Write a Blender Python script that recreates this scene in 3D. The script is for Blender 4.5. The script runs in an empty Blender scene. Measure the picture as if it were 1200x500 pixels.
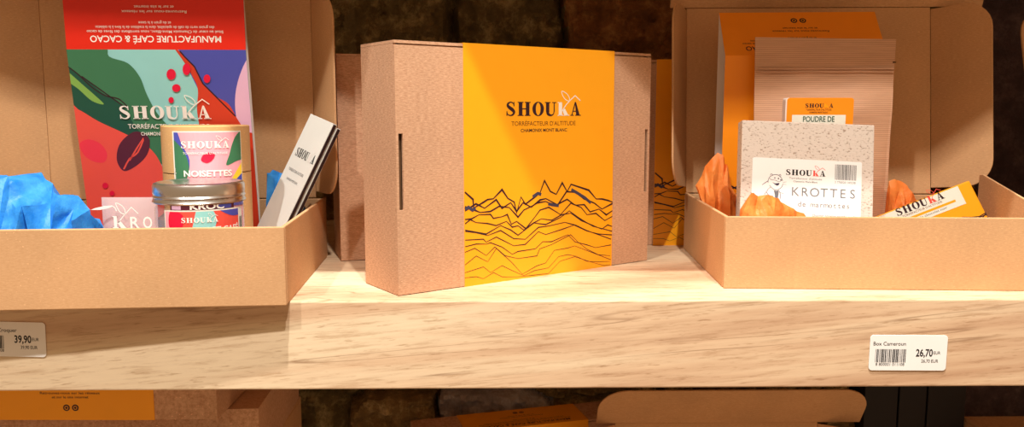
import bpy, math, random
import numpy as np
from mathutils import Matrix, Vector, noise
from mathutils.geometry import tessellate_polygon

R = math.radians
SC = bpy.context.scene
COL = SC.collection
random.seed(7)

# ------------------------------------------------------------------ camera
FPX, PITCH, YAW = 960.0, R(7.1), R(.84)
CP = Vector((0, -.6, .1405))
cam = bpy.data.cameras.new('camera')
cam.sensor_width = 36; cam.lens = 36*FPX/1200; cam.clip_start = .01
co = bpy.data.objects.new('camera', cam); COL.objects.link(co)
co.location = CP; co.rotation_euler = (math.pi/2-PITCH, 0, -YAW)
SC.camera = co
FW = Vector((math.sin(YAW)*math.cos(PITCH), math.cos(YAW)*math.cos(PITCH), -math.sin(PITCH)))
RT = Vector((math.cos(YAW), -math.sin(YAW), 0)); UP = RT.cross(FW)
def ray(x, y): return FW*FPX + RT*(x-600) + UP*(250-y)
def on_z(x, y, z): r = ray(x, y); return CP + r*((z-CP.z)/r.z)
def on_y(x, y, Y): r = ray(x, y); return CP + r*((Y-CP.y)/r.y)
def at_d(x, y, d): return CP + ray(x, y)*(d/FPX)
def on_plane(x, y, o, n): r = ray(x, y); return CP + r*((o-CP).dot(n)/r.dot(n))

# ------------------------------------------------------------------ light
SC.view_settings.view_transform = 'Standard'; SC.view_settings.look = 'None'
SC.view_settings.gamma = 1; SC.view_settings.use_curve_mapping = False
SC.view_settings.exposure = 0.0
w = bpy.data.worlds.new('world'); SC.world = w; w.use_nodes = True
w.node_tree.nodes['Background'].inputs[0].default_value = (1, .64, .36, 1)
w.node_tree.nodes['Background'].inputs[1].default_value = .42
def spot(name, loc, to, power, col, rad, angle=60, blend=.6):
    l = bpy.data.lights.new(name, 'SPOT'); l.energy = power; l.color = col
    l.shadow_soft_size = rad; l.spot_size = R(angle); l.spot_blend = blend
    o = bpy.data.objects.new(name, l); COL.objects.link(o); o.location = loc
    o.rotation_euler = (Vector(to)-Vector(loc)).to_track_quat('-Z', 'Y').to_euler()
WARM = (1, .95, .87)
spot('track_spot_near', (-.02, -.47, 1.75), (0, -.02, 0), 175, WARM, .02, 75)
spot('track_spot_far', (.25, -1.03, 1.75), (.03, .1, .05), 110, WARM, .03, 60)
spot('track_spot_side', (-.75, -1.10, 1.75), (-.1, .1, .05), 85, WARM, .03, 60)
al = bpy.data.lights.new('fill_light', 'AREA'); al.energy = 3; al.color = (1, .80, .56); al.size = .7  # soft fill lamp added high in front to lift the ambient level
ao = bpy.data.objects.new('fill_light', al); COL.objects.link(ao); ao.location = (.1, -1.3, 1.9)
ao.rotation_euler = (Vector((0, .1, 0))-Vector(ao.location)).to_track_quat('-Z', 'Y').to_euler()

# ------------------------------------------------------------------ materials
def srgb(r, g, b):
    f = lambda c: (c/255/12.92) if c <= 10 else ((c/255+.055)/1.055)**2.4
    return (f(r), f(g), f(b), 1)
def new_mat(name):
    m = bpy.data.materials.new(name); m.use_nodes = True
    nt = m.node_tree; b = nt.nodes['Principled BSDF']
    return m, nt, b
def tex(nt, scale, nscale, detail=4, rough=.6, kind='noise'):
    tc = nt.nodes.new('ShaderNodeTexCoord'); mp = nt.nodes.new('ShaderNodeMapping')
    mp.inputs['Scale'].default_value = scale
    nt.links.new(tc.outputs['Object'], mp.inputs[0])
    n = nt.nodes.new('ShaderNodeTexNoise')
    n.inputs['Scale'].default_value = nscale; n.inputs['Detail'].default_value = detail
    n.inputs['Roughness'].default_value = rough
    nt.links.new(mp.outputs[0], n.inputs['Vector'])
    return n
def ramp(nt, src, stops):
    r = nt.nodes.new('ShaderNodeValToRGB'); e = r.color_ramp.elements
    while len(e) < len(stops): e.new(.5)
    for k, (p, c) in enumerate(stops): e[k].position = p; e[k].color = c
    nt.links.new(src, r.inputs[0]); return r
def mixc(nt, a, b, fac, mode='MIX'):
    m = nt.nodes.new('ShaderNodeMix'); m.data_type = 'RGBA'; m.blend_type = mode
    for s, v in ((0, fac), (6, a), (7, b)):
        if hasattr(v, 'is_output') or isinstance(v, bpy.types.NodeSocket): nt.links.new(v, m.inputs[s])
        else: m.inputs[s].default_value = v
    return m.outputs[2]
def bump(nt, b, src, strength, dist=.001):
    bp = nt.nodes.new('ShaderNodeBump'); bp.inputs['Strength'].default_value = strength
    bp.inputs['Distance'].default_value = dist
    nt.links.new(src, bp.inputs['Height']); nt.links.new(bp.outputs[0], b.inputs['Normal'])
def plain(name, c, rough=.5, spec=.4, metal=0, coat=0):
    m, nt, b = new_mat(name)
    b.inputs['Base Color'].default_value = c; b.inputs['Roughness'].default_value = rough
    b.inputs['Specular IOR Level'].default_value = spec; b.inputs['Metallic'].default_value = metal
    n = tex(nt, (1, 1, 1), 60, 3)
    h = nt.nodes.new('ShaderNodeHueSaturation'); h.inputs['Color'].default_value = c
    mr = nt.nodes.new('ShaderNodeMapRange'); mr.inputs[3].default_value = .96; mr.inputs[4].default_value = 1.04
    nt.links.new(n.outputs[0], mr.inputs[0]); nt.links.new(mr.outputs[0], h.inputs['Value'])
    nt.links.new(h.outputs[0], b.inputs['Base Color'])
    return m
def cardboard(name, light, dark, amp=1.0):
    m, nt, b = new_mat(name)
    fib = tex(nt, (90, 90, 420), 3.2, 5, .7)        # short horizontal fibres
    big = tex(nt, (1, 1, 1), 14, 3, .5)
    spk = tex(nt, (300, 300, 700), 1.6, 2, .5)
    r = ramp(nt, fib.outputs[0], [(.5-.22/amp, dark), (.5+.14/amp, light)])
    r2 = ramp(nt, big.outputs[0], [(.35, (.92, .92, .92, 1)), (.65, (1.04, 1.03, 1.02, 1))])
    c = mixc(nt, r.outputs[0], r2.outputs[0], 1.0, 'MULTIPLY')
    r3 = ramp(nt, spk.outputs[0], [(.66, (0, 0, 0, 1)), (.74, (1, 1, 1, 1))])
    c = mixc(nt, c, tuple(min(1, x*1.35) for x in light[:3])+(1,), r3.outputs[0])
    nt.links.new(c, b.inputs['Base Color']); b.inputs['Roughness'].default_value = .72
    b.inputs['Specular IOR Level'].default_value = .3
    bump(nt, b, fib.outputs[0], .06, .0005)
    return m
M = {}
M['kraft'] = cardboard('kraft_cardboard', srgb(212, 168, 124), srgb(188, 142, 98), .8)
M['kraft_grey'] = cardboard('rough_kraft_cardboard', srgb(214, 172, 140), srgb(176, 130, 98), 1.2)
M['kraft_edge'] = plain('cardboard_cut_edge', srgb(226, 186, 140), .8)
M['slot'] = plain('recess_shade', srgb(96, 66, 38), .9)  # dark brown: shade of slots and gaps put into the colour
M['orange'] = plain('orange_print', srgb(255, 172, 22), .38, .45)
M['orange_deep'] = plain('deep_orange_print', srgb(250, 150, 22), .4, .45)
M['ink'] = plain('dark_plum_ink', srgb(52, 24, 34), .5)
M['ink_blue'] = plain('slate_ink', srgb(62, 60, 84), .5)
M['brown_ink'] = plain('brown_ink', srgb(120, 62, 16), .5)
M['white'] = plain('white_print', srgb(246, 240, 232), .45)
M['inner'] = plain('uncoated_white_card', srgb(232, 220, 214), .7)
M['red'] = plain('red_print', srgb(222, 40, 22), .36)
M['crimson'] = plain('crimson_print', srgb(226, 20, 62), .4)
M['coral'] = plain('coral_print', srgb(238, 86, 72), .4)
M['rose'] = plain('rose_print', srgb(242, 58, 78), .4)
M['rust'] = plain('rust_print', srgb(206, 62, 38), .4)
M['green'] = plain('leaf_green_print', srgb(62, 122, 86), .4)
M['green_dark'] = plain('dark_green_print', srgb(30, 84, 66), .4)
M['lime'] = plain('lime_print', srgb(132, 178, 84), .4)
M['aqua'] = plain('aqua_print', srgb(150, 214, 212), .4)
M['indigo'] = plain('indigo_print', srgb(76, 82, 176), .4)
M['lilac'] = plain('lilac_print', srgb(226, 184, 218), .4)
M['pink'] = plain('pink_print', srgb(240, 168, 180), .4)
M['plum'] = plain('plum_print', srgb(92, 34, 52), .4)
M['yellow'] = plain('yellow_print', srgb(250, 212, 60), .4)
M['label'] = plain('white_label_paper', srgb(244, 242, 240), .4)
M['label_cream'] = plain('cream_label_paper', srgb(236, 236, 224), .4)
M['black'] = plain('black_ink', srgb(26, 24, 26), .5)
M['grey_ink'] = plain('grey_ink', srgb(110, 112, 118), .5)
M['silver'] = plain('pale_silver_wrapper', srgb(240, 244, 241), .3, .5)
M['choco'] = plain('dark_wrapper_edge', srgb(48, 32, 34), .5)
M['alu'] = plain('brushed_aluminium', srgb(214, 212, 210), .28, .5, 1.0)
M['tube'] = cardboard('smooth_kraft_tube', srgb(222, 178, 122), srgb(206, 160, 104), .6)

def wood():
    m, nt, b = new_mat('pale_oak_laminate')
    warp = tex(nt, (1.2, 1.2, 1.2), 3, 2)
    tc = nt.nodes.new('ShaderNodeTexCoord')
    mp = nt.nodes.new('ShaderNodeMapping'); mp.inputs['Rotation'].default_value = (0, R(5), 0)
    nt.links.new(tc.outputs['Object'], mp.inputs[0])
    def grain(scale, ns, det=5, ro=.6, w3=None):
        q = nt.nodes.new('ShaderNodeMapping'); q.inputs['Scale'].default_value = scale
        nt.links.new(mp.outputs[0], q.inputs[0])
        n = nt.nodes.new('ShaderNodeTexNoise'); n.inputs['Scale'].default_value = ns
        n.inputs['Detail'].default_value = det; n.inputs['Roughness'].default_value = ro
        n.inputs['Distortion'].default_value = w3 or 0
        nt.links.new(q.outputs[0], n.inputs['Vector']); return n
    broad = grain((1.1, 9, 26), 1.2, 4, .55, .1)
    fine = grain((14, 150, 190), 1.5, 7, .72, 0)
    flecks = grain((38, 300, 330), 1.3, 3, .6, 0)
    crack = grain((1.0, 14, 36), 1.0, 3, .5, .0)
    r1 = ramp(nt, broad.outputs[0], [(.36, srgb(198, 160, 128)), (.48, srgb(220, 189, 156)), (.62, srgb(232, 210, 178))])
    r2 = ramp(nt, fine.outputs[0], [(.36, (.68, .58, .50, 1)), (.48, (.97, .96, .95, 1)), (.7, (1.08, 1.08, 1.07, 1))])
    c = mixc(nt, r1.outputs[0], r2.outputs[0], .75, 'MULTIPLY')
    rf = ramp(nt, flecks.outputs[0], [(.30, (.62, .52, .44, 1)), (.40, (1, 1, 1, 1))])
    c = mixc(nt, c, rf.outputs[0], .8, 'MULTIPLY')
    rc = ramp(nt, crack.outputs[0], [(.492, (0, 0, 0, 1)), (.5, (1, 1, 1, 1)), (.506, (0, 0, 0, 1))])
    spots = tex(nt, (2, 3, 9), 2.5, 2)
    rs = ramp(nt, spots.outputs[0], [(.43, (0, 0, 0, 1)), (.56, (.6, .6, .6, 1))])
    k = mixc(nt, rc.outputs[0], rs.outputs[0], 1.0, 'MULTIPLY')
    c = mixc(nt, c, srgb(128, 86, 54), k)
    nt.links.new(c, b.inputs['Base Color']); b.inputs['Roughness'].default_value = .5
    b.inputs['Specular IOR Level'].default_value = .35
    bump(nt, b, fine.outputs[0], .2, .0006)
    return m
M['wood'] = wood()
def stone(name, a, c2):
    m, nt, b = new_mat(name)
    n = tex(nt, (1, 1, 1), 26, 9, .75); r = ramp(nt, n.outputs[0], [(.38, tuple(x*.7 for x in a[:3])+(1,)), (.5, a), (.63, c2)])
    nt.links.new(r.outputs[0], b.inputs['Base Color']); b.inputs['Roughness'].default_value = .9
    n2 = tex(nt, (1, 1, 1), 70, 8, .75); bump(nt, b, n2.outputs[0], 1.0, .012)
    return m
M['stone1'] = stone('ochre_brown_stone', srgb(166, 136, 84), srgb(236, 208, 150))
M['stone2'] = stone('olive_brown_stone', srgb(150, 128, 80), srgb(224, 200, 140))
M['stone3'] = stone('rust_brown_stone', srgb(178, 118, 62), srgb(226, 170, 106))
M['stone4'] = stone('pale_grey_stone', srgb(206, 198, 202), srgb(240, 238, 244))
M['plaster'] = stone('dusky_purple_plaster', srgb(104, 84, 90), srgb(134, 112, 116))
M['post'] = plain('black_painted_wood', srgb(28, 24, 28), .6)

def tissue_mat(name, a, c2, trans=.25):
    m, nt, b = new_mat(name)
    n = tex(nt, (1, 1, 1), 30, 5); r = ramp(nt, n.outputs[0], [(.35, a), (.65, c2)])
    nt.links.new(r.outputs[0], b.inputs['Base Color']); b.inputs['Roughness'].default_value = .5
    b.inputs['Specular IOR Level'].default_value = .4
    t = nt.nodes.new('ShaderNodeBsdfTranslucent'); nt.links.new(r.outputs[0], t.inputs[0])
    mx = nt.nodes.new('ShaderNodeMixShader'); mx.inputs[0].default_value = trans
    nt.links.new(b.outputs[0], mx.inputs[1]); nt.links.new(t.outputs[0], mx.inputs[2])
    nt.links.new(mx.outputs[0], nt.nodes['Material Output'].inputs[0])
    n2 = tex(nt, (1, 1, 1), 90, 4); bump(nt, b, n2.outputs[0], .5, .003)
    return m
M['blue_tissue'] = tissue_mat('blue_tissue', srgb(28, 132, 226), srgb(74, 172, 246))
M['orange_tissue'] = tissue_mat('orange_tissue', srgb(248, 126, 44), srgb(255, 166, 84))
def kraft_ribbed():
    m, nt, b = new_mat('ribbed_kraft_paper')
    wv = nt.nodes.new('ShaderNodeTexWave'); wv.bands_direction = 'Z'
    wv.inputs['Scale'].default_value = 165; wv.inputs['Distortion'].default_value = .6
    tc = nt.nodes.new('ShaderNodeTexCoord'); nt.links.new(tc.outputs['Object'], wv.inputs[0])
    r = ramp(nt, wv.outputs[0], [(.1, srgb(196, 148, 116)), (.8, srgb(214, 168, 136))])
    n = tex(nt, (8, 8, 90), 4, 4); r2 = ramp(nt, n.outputs[0], [(.35, (.88, .87, .86, 1)), (.65, (1, 1, 1, 1))])
    c = mixc(nt, r.outputs[0], r2.outputs[0], 1.0, 'MULTIPLY')
    nt.links.new(c, b.inputs['Base Color']); b.inputs['Roughness'].default_value = .45
    bump(nt, b, wv.outputs[0], .08, .0004)
    return m
M['pouch'] = kraft_ribbed()
def seed_paper():
    m, nt, b = new_mat('speckled_grey_card')
    n = tex(nt, (1, 1, 1.8), 430, 2, .5)
    r = ramp(nt, n.outputs[0], [(.30, srgb(160, 138, 122)), (.42, srgb(214, 200, 188)), (1, srgb(222, 208, 197))])
    nt.links.new(r.outputs[0], b.inputs['Base Color']); b.inputs['Roughness'].default_value = .7
    bump(nt, b, n.outputs[0], .3, .0008)
    return m
M['seed'] = seed_paper()
def clear(name, tint, mixw):
    m, nt, b = new_mat(name)
    b.inputs['Base Color'].default_value = tint; b.inputs['Roughness'].default_value = .12
    t = nt.nodes.new('ShaderNodeBsdfTransparent'); t.inputs[0].default_value = (.96, .96, .96, 1)
    n = tex(nt, (1, 1, 1), 20, 2)
    mr = nt.nodes.new('ShaderNodeMapRange'); mr.inputs[3].default_value = mixw-.03; mr.inputs[4].default_value = mixw+.03
    nt.links.new(n.outputs[0], mr.inputs[0])
    mx = nt.nodes.new('ShaderNodeMixShader'); nt.links.new(mr.outputs[0], mx.inputs[0])
    nt.links.new(t.outputs[0], mx.inputs[1]); nt.links.new(b.outputs[0], mx.inputs[2])
    nt.links.new(mx.outputs[0], nt.nodes['Material Output'].inputs[0])
    return m
M['frost'] = clear('frosted_film', srgb(226, 214, 216), .45)
M['clear'] = clear('clear_plastic', srgb(226, 220, 224), .22)
M['nut'] = plain('chocolate_coated_nuts', srgb(120, 72, 62), .4)

# ------------------------------------------------------------------ geometry accumulator
I4 = Matrix.Identity(4)
def frame(o, u, v, n):          # local (u,v,w) -> space
    m = Matrix.Identity(4)
    for k, a in enumerate((u, v, n)):
        for j in range(3): m[j][k] = a[j]
    for j in range(3): m[j][3] = o[j]
    return m
def smooth_poly(pts, n=6, closed=True):
    P = [Vector(p) for p in pts]; L = len(P); out = []
    rng = range(L) if closed else range(L-1)
    for i in rng:
        if closed: a, b, c, d = P[i-1], P[i], P[(i+1) % L], P[(i+2) % L]
        else: a, b, c, d = P[max(i-1, 0)], P[i], P[i+1], P[min(i+2, L-1)]
        for k in range(n):
            t = k/n
            out.append(.5*((2*b)+(c-a)*t+(2*a-5*b+4*c-d)*t*t+(3*b-a-3*c+d)*t**3))
    if not closed: out.append(P[-1])
    return [(p.x, p.y) for p in out]
def clip_poly(pts, x0, x1, y0, y1):
    for ax, lim, sgn in ((0, x0, 1), (0, x1, -1), (1, y0, 1), (1, y1, -1)):
        out = []
        for i in range(len(pts)):
            p, q = pts[i-1], pts[i]
            dp, dq = (p[ax]-lim)*sgn, (q[ax]-lim)*sgn
            if (dp >= 0) != (dq >= 0):
                t = dp/(dp-dq); out.append((p[0]+(q[0]-p[0])*t, p[1]+(q[1]-p[1])*t))
            if dq >= 0: out.append(q)
        pts = out
        if len(pts) < 3: return []
    return pts
def rrect(x0, x1, y0, y1, r, n=5, corners=(1, 1, 1, 1)):   # bl br tr tl
    out = []
    for (cx, cy, a0), c in zip(((x0+r, y0+r, 180), (x1-r, y0+r, 270), (x1-r, y1-r, 0), (x0+r, y1-r, 90)), corners):
        if c:
            for k in range(n+1):
                a = R(a0+90*k/n); out.append((cx+r*math.cos(a), cy+r*math.sin(a)))
        else:
            a = R(a0+45); out.append((x0 if math.cos(a) < 0 else x1, y0 if math.sin(a) < 0 else y1))
    return out
def ell(cx, cy, rx, ry, n=20, rot=0):
    c, s = math.cos(rot), math.sin(rot); out = []
    for k in range(n):
        a = 2*math.pi*k/n; x, y = rx*math.cos(a), ry*math.sin(a)
        out.append((cx+x*c-y*s, cy+x*s+y*c))
    return out
_txt = {}
def text_geo(s, bold):
    k = (s, bold)
    if k not in _txt:
        c = bpy.data.curves.new('t', 'FONT'); c.body = s; c.size = 1; c.resolution_u = 3; c.offset = bold
        o = bpy.data.objects.new('t', c); me = o.to_mesh()
        V = [(v.co.x, v.co.y) for v in me.vertices]; Fc = [tuple(p.vertices) for p in me.polygons]
        o.to_mesh_clear(); bpy.data.objects.remove(o); bpy.data.curves.remove(c)
        xs = [v[0] for v in V] or [0]
        _txt[k] = (V, Fc, min(xs), max(xs))
    return _txt[k]
class G:
    def __init__(s): s.v, s.f, s.m, s.mats = [], [], [], []
    def mi(s, mat):
        if mat not in s.mats: s.mats.append(mat)
        return s.mats.index(mat)
    def add(s, V, Fc, mat, T=None):
        b = len(s.v); k = s.mi(mat)
        for p in V:
            if T is None: s.v.append(tuple(p))
            elif callable(T): s.v.append(tuple(T(p)))
            else: s.v.append(tuple(T @ Vector(p)))
        for f in Fc: s.f.append(tuple(b+i for i in f)); s.m.append(k)
        return s
    def box(s, x0, x1, y0, y1, z0, z1, mat, T=None):
        V = [(x, y, z) for z in (z0, z1) for y in (y0, y1) for x in (x0, x1)]
        return s.add(V, [(0, 2, 3, 1), (4, 5, 7, 6), (0, 1, 5, 4), (2, 6, 7, 3), (0, 4, 6, 2), (1, 3, 7, 5)], mat, T)
    def prism(s, pts, z0, z1, mat, T=None):
        n = len(pts); V = [(p[0], p[1], z0) for p in pts]+[(p[0], p[1], z1) for p in pts]
        Fc = [(i, (i+1) % n, n+(i+1) % n, n+i) for i in range(n)]
        Fc += [tuple(reversed(range(n))), tuple(range(n, 2*n))]
        return s.add(V, Fc, mat, T)
    def poly(s, pts, z, mat, T=None, maxe=None, clip=None):
        if clip: pts = clip_poly(pts, *clip)
        if len(pts) < 3: return s
        tris = tessellate_polygon([[Vector((p[0], p[1], 0)) for p in pts]])
        V = [(p[0], p[1], z) for p in pts]; Fc = []
        for t in tris:
            a, b, c = (V[i] for i in t)
            if (b[0]-a[0])*(c[1]-a[1])-(b[1]-a[1])*(c[0]-a[0]) < 0: t = (t[0], t[2], t[1])
            Fc.append(tuple(t))
        if maxe:
            todo = list(Fc); Fc = []; cache = {}
            while todo:
                t = todo.pop(); e = [(abs(V[t[i]][0]-V[t[(i+1) % 3]][0]), i) for i in range(3)]
                l, i = max(e)
                if l <= maxe: Fc.append(t); continue
                a, b, c = t[i], t[(i+1) % 3], t[(i+2) % 3]; k = (min(a, b), max(a, b))
                if k not in cache: V.append(tuple((V[a][j]+V[b][j])/2 for j in range(3))); cache[k] = len(V)-1
                m = cache[k]; todo += [(a, m, c), (m, b, c)]
        return s.add(V, Fc, mat, T)
    def rect(s, x0, x1, y0, y1, z, mat, T=None, maxe=None):
        return s.poly([(x0, y0), (x1, y0), (x1, y1), (x0, y1)], z, mat, T, maxe)
    def strip(s, pts, wd, z, mat, T=None):
        P = [Vector(p[:2]) for p in pts]; n = len(P)
        if not hasattr(wd, '__len__'): wd = [wd]*n
        V = []
        for i in range(n):
            d1 = (P[i]-P[i-1]).normalized() if i else (P[1]-P[0]).normalized()
            d2 = (P[i+1]-P[i]).normalized() if i < n-1 else d1
            t = (d1+d2); t = t.normalized() if t.length > 1e-6 else d1
            nn = Vector((-t.y, t.x)); k = min(1.6, 1/max(.4, abs(t.dot(d1))))
            V += [(*(P[i]-nn*wd[i]*.5*k), z), (*(P[i]+nn*wd[i]*.5*k), z)]
        return s.add(V, [(2*i, 2*i+2, 2*i+3, 2*i+1) for i in range(n-1)], mat, T)
    def text(s, st, size, cx, cy, z, mat, T=None, bold=0, width=None, rot=0, align='C', sp=0):
        """cap height = .73 size; cy = baseline."""
        V, Fc, a, b = text_geo(st, bold)
        sx = size if width is None else width/(b-a)
        off = {'C': (a+b)/2, 'L': a, 'R': b}[align]; c, q = math.cos(rot), math.sin(rot)
        W = []
        for x, y in V:
            x, y = (x-off)*sx, y*size; W.append((cx+x*c-y*q, cy+x*q+y*c, z))
        return s.add(W, Fc, mat, T)
    def lathe(s, prof, mat, T=None, seg=48):
        V = [(r*math.cos(2*math.pi*k/seg), r*math.sin(2*math.pi*k/seg), z) for r, z in prof for k in range(seg)]
        Fc = [(i*seg+k, i*seg+(k+1) % seg, (i+1)*seg+(k+1) % seg, (i+1)*seg+k) for i in range(len(prof)-1) for k in range(seg)]
        return s.add(V, Fc, mat, T)
    def logo(s, cx, cy, w, z, dark, kmat=None, leaf=None, T=None, lw=.055, hs=1.0):
        """serif wordmark with a leaf sprig; cy = baseline, w = total width"""
        hx = w/5.38; hy = w/6.9*hs; h = (hx*hy)**.5; x0 = cx-w/2; kmat = kmat or dark; leaf = leaf or kmat
        U = lambda p: (x0+p[0]*hx, cy+p[1]*hy)
        def pl(pts, m): s.poly([U(p) for p in pts], z, m, T)
        def rc(a, b, c, d, m): pl([(a, c), (b, c), (b, d), (a, d)], m)
        def st(pts, wd, m, n=5):
            if n:
                P3 = smooth_poly(pts, n, False)
                if hasattr(wd, '__len__'):
                    ww = []
                    for i in range(len(wd)-1): ww += [wd[i]+(wd[i+1]-wd[i])*k/n for k in range(n)]
                    wd = ww+[wd[-1]]
                pts = P3
            s.strip([U(p) for p in pts], [x*h for x in wd] if hasattr(wd, '__len__') else wd*h, z, m, T)
        # S
        st([(.55, .74), (.49, .9), (.33, .97), (.16, .88), (.13, .72), (.27, .57), (.45, .43), (.55, .27), (.48, .1), (.31, .03), (.14, .1), (.07, .28)],
           [.05, .07, .07, .13, .18, .22, .23, .19, .12, .07, .07, .05], dark)
        rc(.52, .58, .68, .99, dark); rc(.04, .10, .01, .33, dark)
        # H
        for a in (.88, 1.37): rc(a, a+.25, 0, 1, dark); rc(a-.08, a+.33, 0, .06, dark); rc(a-.08, a+.33, .94, 1, dark)
        rc(1.1, 1.4, .47, .54, dark)
        # O
        n = 28; V = []; cxo, cyo = 2.24, .5
        for k in range(n):
            a = 2*math.pi*k/n
            for rx, ry in ((.41, .52), (.17, .46)): V.append((*U((cxo+rx*math.cos(a), cyo+ry*math.sin(a))), z))
        s.add(V, [(2*k, 2*((k+1) % n), 2*((k+1) % n)+1, 2*k+1) for k in range(n)], dark, T)
        # U
        rc(2.80, 3.04, .3, 1, dark); rc(2.72, 3.12, .94, 1, dark); rc(3.36, 3.43, .3, 1, dark); rc(3.24, 3.54, .94, 1, dark)
        st([(2.92, .32), (2.95, .15), (3.08, .05), (3.22, .04), (3.34, .13), (3.395, .32)], [.24, .22, .14, .09, .07, .07], dark)
        # K
        rc(3.73, 3.98, 0, 1, kmat); rc(3.65, 4.06, 0, .06, kmat); rc(3.65, 3.98, .94, 1, kmat)
        pl([(3.97, .38), (4.1, .56), (4.22, .48), (4.46, 0), (4.16, 0), (4.02, .34)], kmat); rc(4.1, 4.52, 0, .06, kmat)
        # A
        pl([(4.93, 1.02), (5.02, 1.02), (5.32, 0), (5.05, 0)], dark); pl([(4.93, 1.02), (4.98, .9), (4.75, .03), (4.68, .03)], dark)
        rc(4.78, 5.1, .3, .36, dark); rc(4.6, 4.86, 0, .06, dark); rc(4.97, 5.4, 0, .06, dark)
        # sprig
        st([(4.02, .42), (4.3, .84), (4.55, 1.12), (4.95, 1.5), (5.35, 1.12)], lw*1.3, leaf, 0)
        st([(4.5, 1.08), (4.28, 1.16), (4.05, 1.42), (3.94, 1.8), (4.28, 1.66), (4.5, 1.36), (4.52, 1.1)], lw, leaf)
        return s
    def build(s, name, parent=None, bevel=0, smooth=False, kind=None):
        me = bpy.data.meshes.new(name); me.from_pydata(s.v, [], s.f); me.update()
        for m in s.mats: me.materials.append(m)
        me.polygons.foreach_set('material_index', s.m)
        o = bpy.data.objects.new(name, me); COL.objects.link(o)
        if parent is not None: o.parent = parent
        if smooth:
            me.polygons.foreach_set('use_smooth', [True]*len(me.polygons))
            me.set_sharp_from_angle(angle=R(38))
        if bevel:
            bm = o.modifiers.new('bevel', 'BEVEL'); bm.width = bevel; bm.segments = 2; bm.limit_method = 'ANGLE'; bm.angle_limit = R(50)
        if kind: o['kind'] = kind
        return o
def tag(o, label, cat, group=None):
    o['label'] = label; o['category'] = cat
    if group: o['group'] = group
    return o
def thing(name, label, cat, loc=(0, 0, 0), rz=0, group=None):
    o = bpy.data.objects.new(name, None); COL.objects.link(o); o.empty_display_size = .02
    o.location = loc; o.rotation_euler = (0, 0, rz)
    return tag(o, label, cat, group)
def copy_tree(o, parent=None):
    c = o.copy(); COL.objects.link(c)
    if parent is not None: c.parent = parent
    for ch in list(o.children): copy_tree(ch, c)
    return c

# ------------------------------------------------------------------ setting
def shelf(z0, z1, y1=.5, x0=-1.1, x1=1.25, y0=0):
    g = G(); g.box(x0, x1, y0, y1, z0, z1, M['wood']); return g
tag(shelf(-.068, 0).build('wooden_shelf', bevel=.0012), 'thick pale oak shelf board carrying the open boxes and price labels', 'shelf')
shelf(-.546, -.478).build('trim_1', bevel=.0012, kind='structure')
shelf(.40, .468, y0=-.02).build('shelf_overhead', bevel=.0012, kind='structure')  # unseen shelf board overhead, lowered and drawn forward to shade the lids

def stone_wall():
    x0, x1, z0, z1 = -1.1, .62, -.57, .5
    nx, nz = 344, 214
    rs = np.random.RandomState(11)
    seeds = []; z = z0-.05; row = 0
    while z < z1+.1:
        hgt = rs.uniform(.075, .13); x = x0-.2+rs.uniform(0, .1)
        while x < x1+.2:
            wd = rs.uniform(.10, .26); seeds.append((x+wd/2, z+hgt/2+rs.uniform(-.014, .014), wd, hgt)); x += wd
        z += hgt
    S = np.array(seeds); kinds = rs.choice([0, 0, 0, 1, 1, 1, 2, 2], len(S)); lift = rs.uniform(-.014, .012, len(S))
    tilt = rs.uniform(-.12, .12, (len(S), 2))
    # one paler stone behind the lower shelf, one rusty stone high up
    for px, py, kd in ((560, 468, 3), (720, 20, 2), (500, 30, 1)):
        p = on_y(px, py, .5); kinds[np.argmin((S[:, 0]-p.x)**2+((S[:, 1]-p.z)*1.4)**2)] = kd
    X, Z = np.meshgrid(np.linspace(x0, x1, nx), np.linspace(z0, z1, nz))
    dj = np.zeros((nz, nx, 3))
    for i in range(nz):
        for j in range(nx):
            q = Vector((X[i, j]*14, 0, Z[i, j]*14))
            dj[i, j, 0] = noise.noise(q); dj[i, j, 1] = noise.noise(q+Vector((31, 7, 3))); dj[i, j, 2] = noise.fractal(q*2.6, .75, 2.1, 5)
    wx, wz = X+dj[..., 0]*.022, Z+dj[..., 1]*.018
    best = np.full((nz, nx), 9.); sec = best.copy(); idx = np.zeros((nz, nx), int)
    for k, (sx, sz, wd, hg) in enumerate(S):
        dx = np.abs(wx-sx)/(wd/2); dz = np.abs(wz-sz)/(hg/2); d = np.maximum(dx, dz)*.8+.2*np.sqrt(dx**2+dz**2)
        b = d < best; sec = np.where(b, best, np.minimum(sec, d)); idx = np.where(b, k, idx); best = np.where(b, d, best)
    e = np.clip((sec-best)/.22, 0, 1); e = e*e*(3-2*e)
    Y = .5-.034*e-lift[idx]*e+tilt[idx, 0]*(X-S[idx, 0])*e+tilt[idx, 1]*(Z-S[idx, 1])*e-dj[..., 2]*.017*e
    g = G(); V = list(zip(X.ravel(), Y.ravel(), Z.ravel()))
    ms = [M['stone1'], M['stone2'], M['stone3'], M['stone4']]; g.mats = ms; g.v = V
    for i in range(nz-1):
        for j in range(nx-1):
            a = i*nx+j; g.f.append((a, a+1, a+nx+1, a+nx)); g.m.append(int(kinds[idx[i, j]]))
    g.build('wall_back', smooth=True, kind='structure')
stone_wall()
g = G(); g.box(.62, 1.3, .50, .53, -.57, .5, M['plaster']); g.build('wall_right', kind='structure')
g = G()
for a, b in ((.478, .522), (.524, .560), (.562, .612)): g.box(a, b, .43, .478, -.477, -.0685, M['post'])
g.build('trim_3', bevel=.001, kind='structure')

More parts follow.
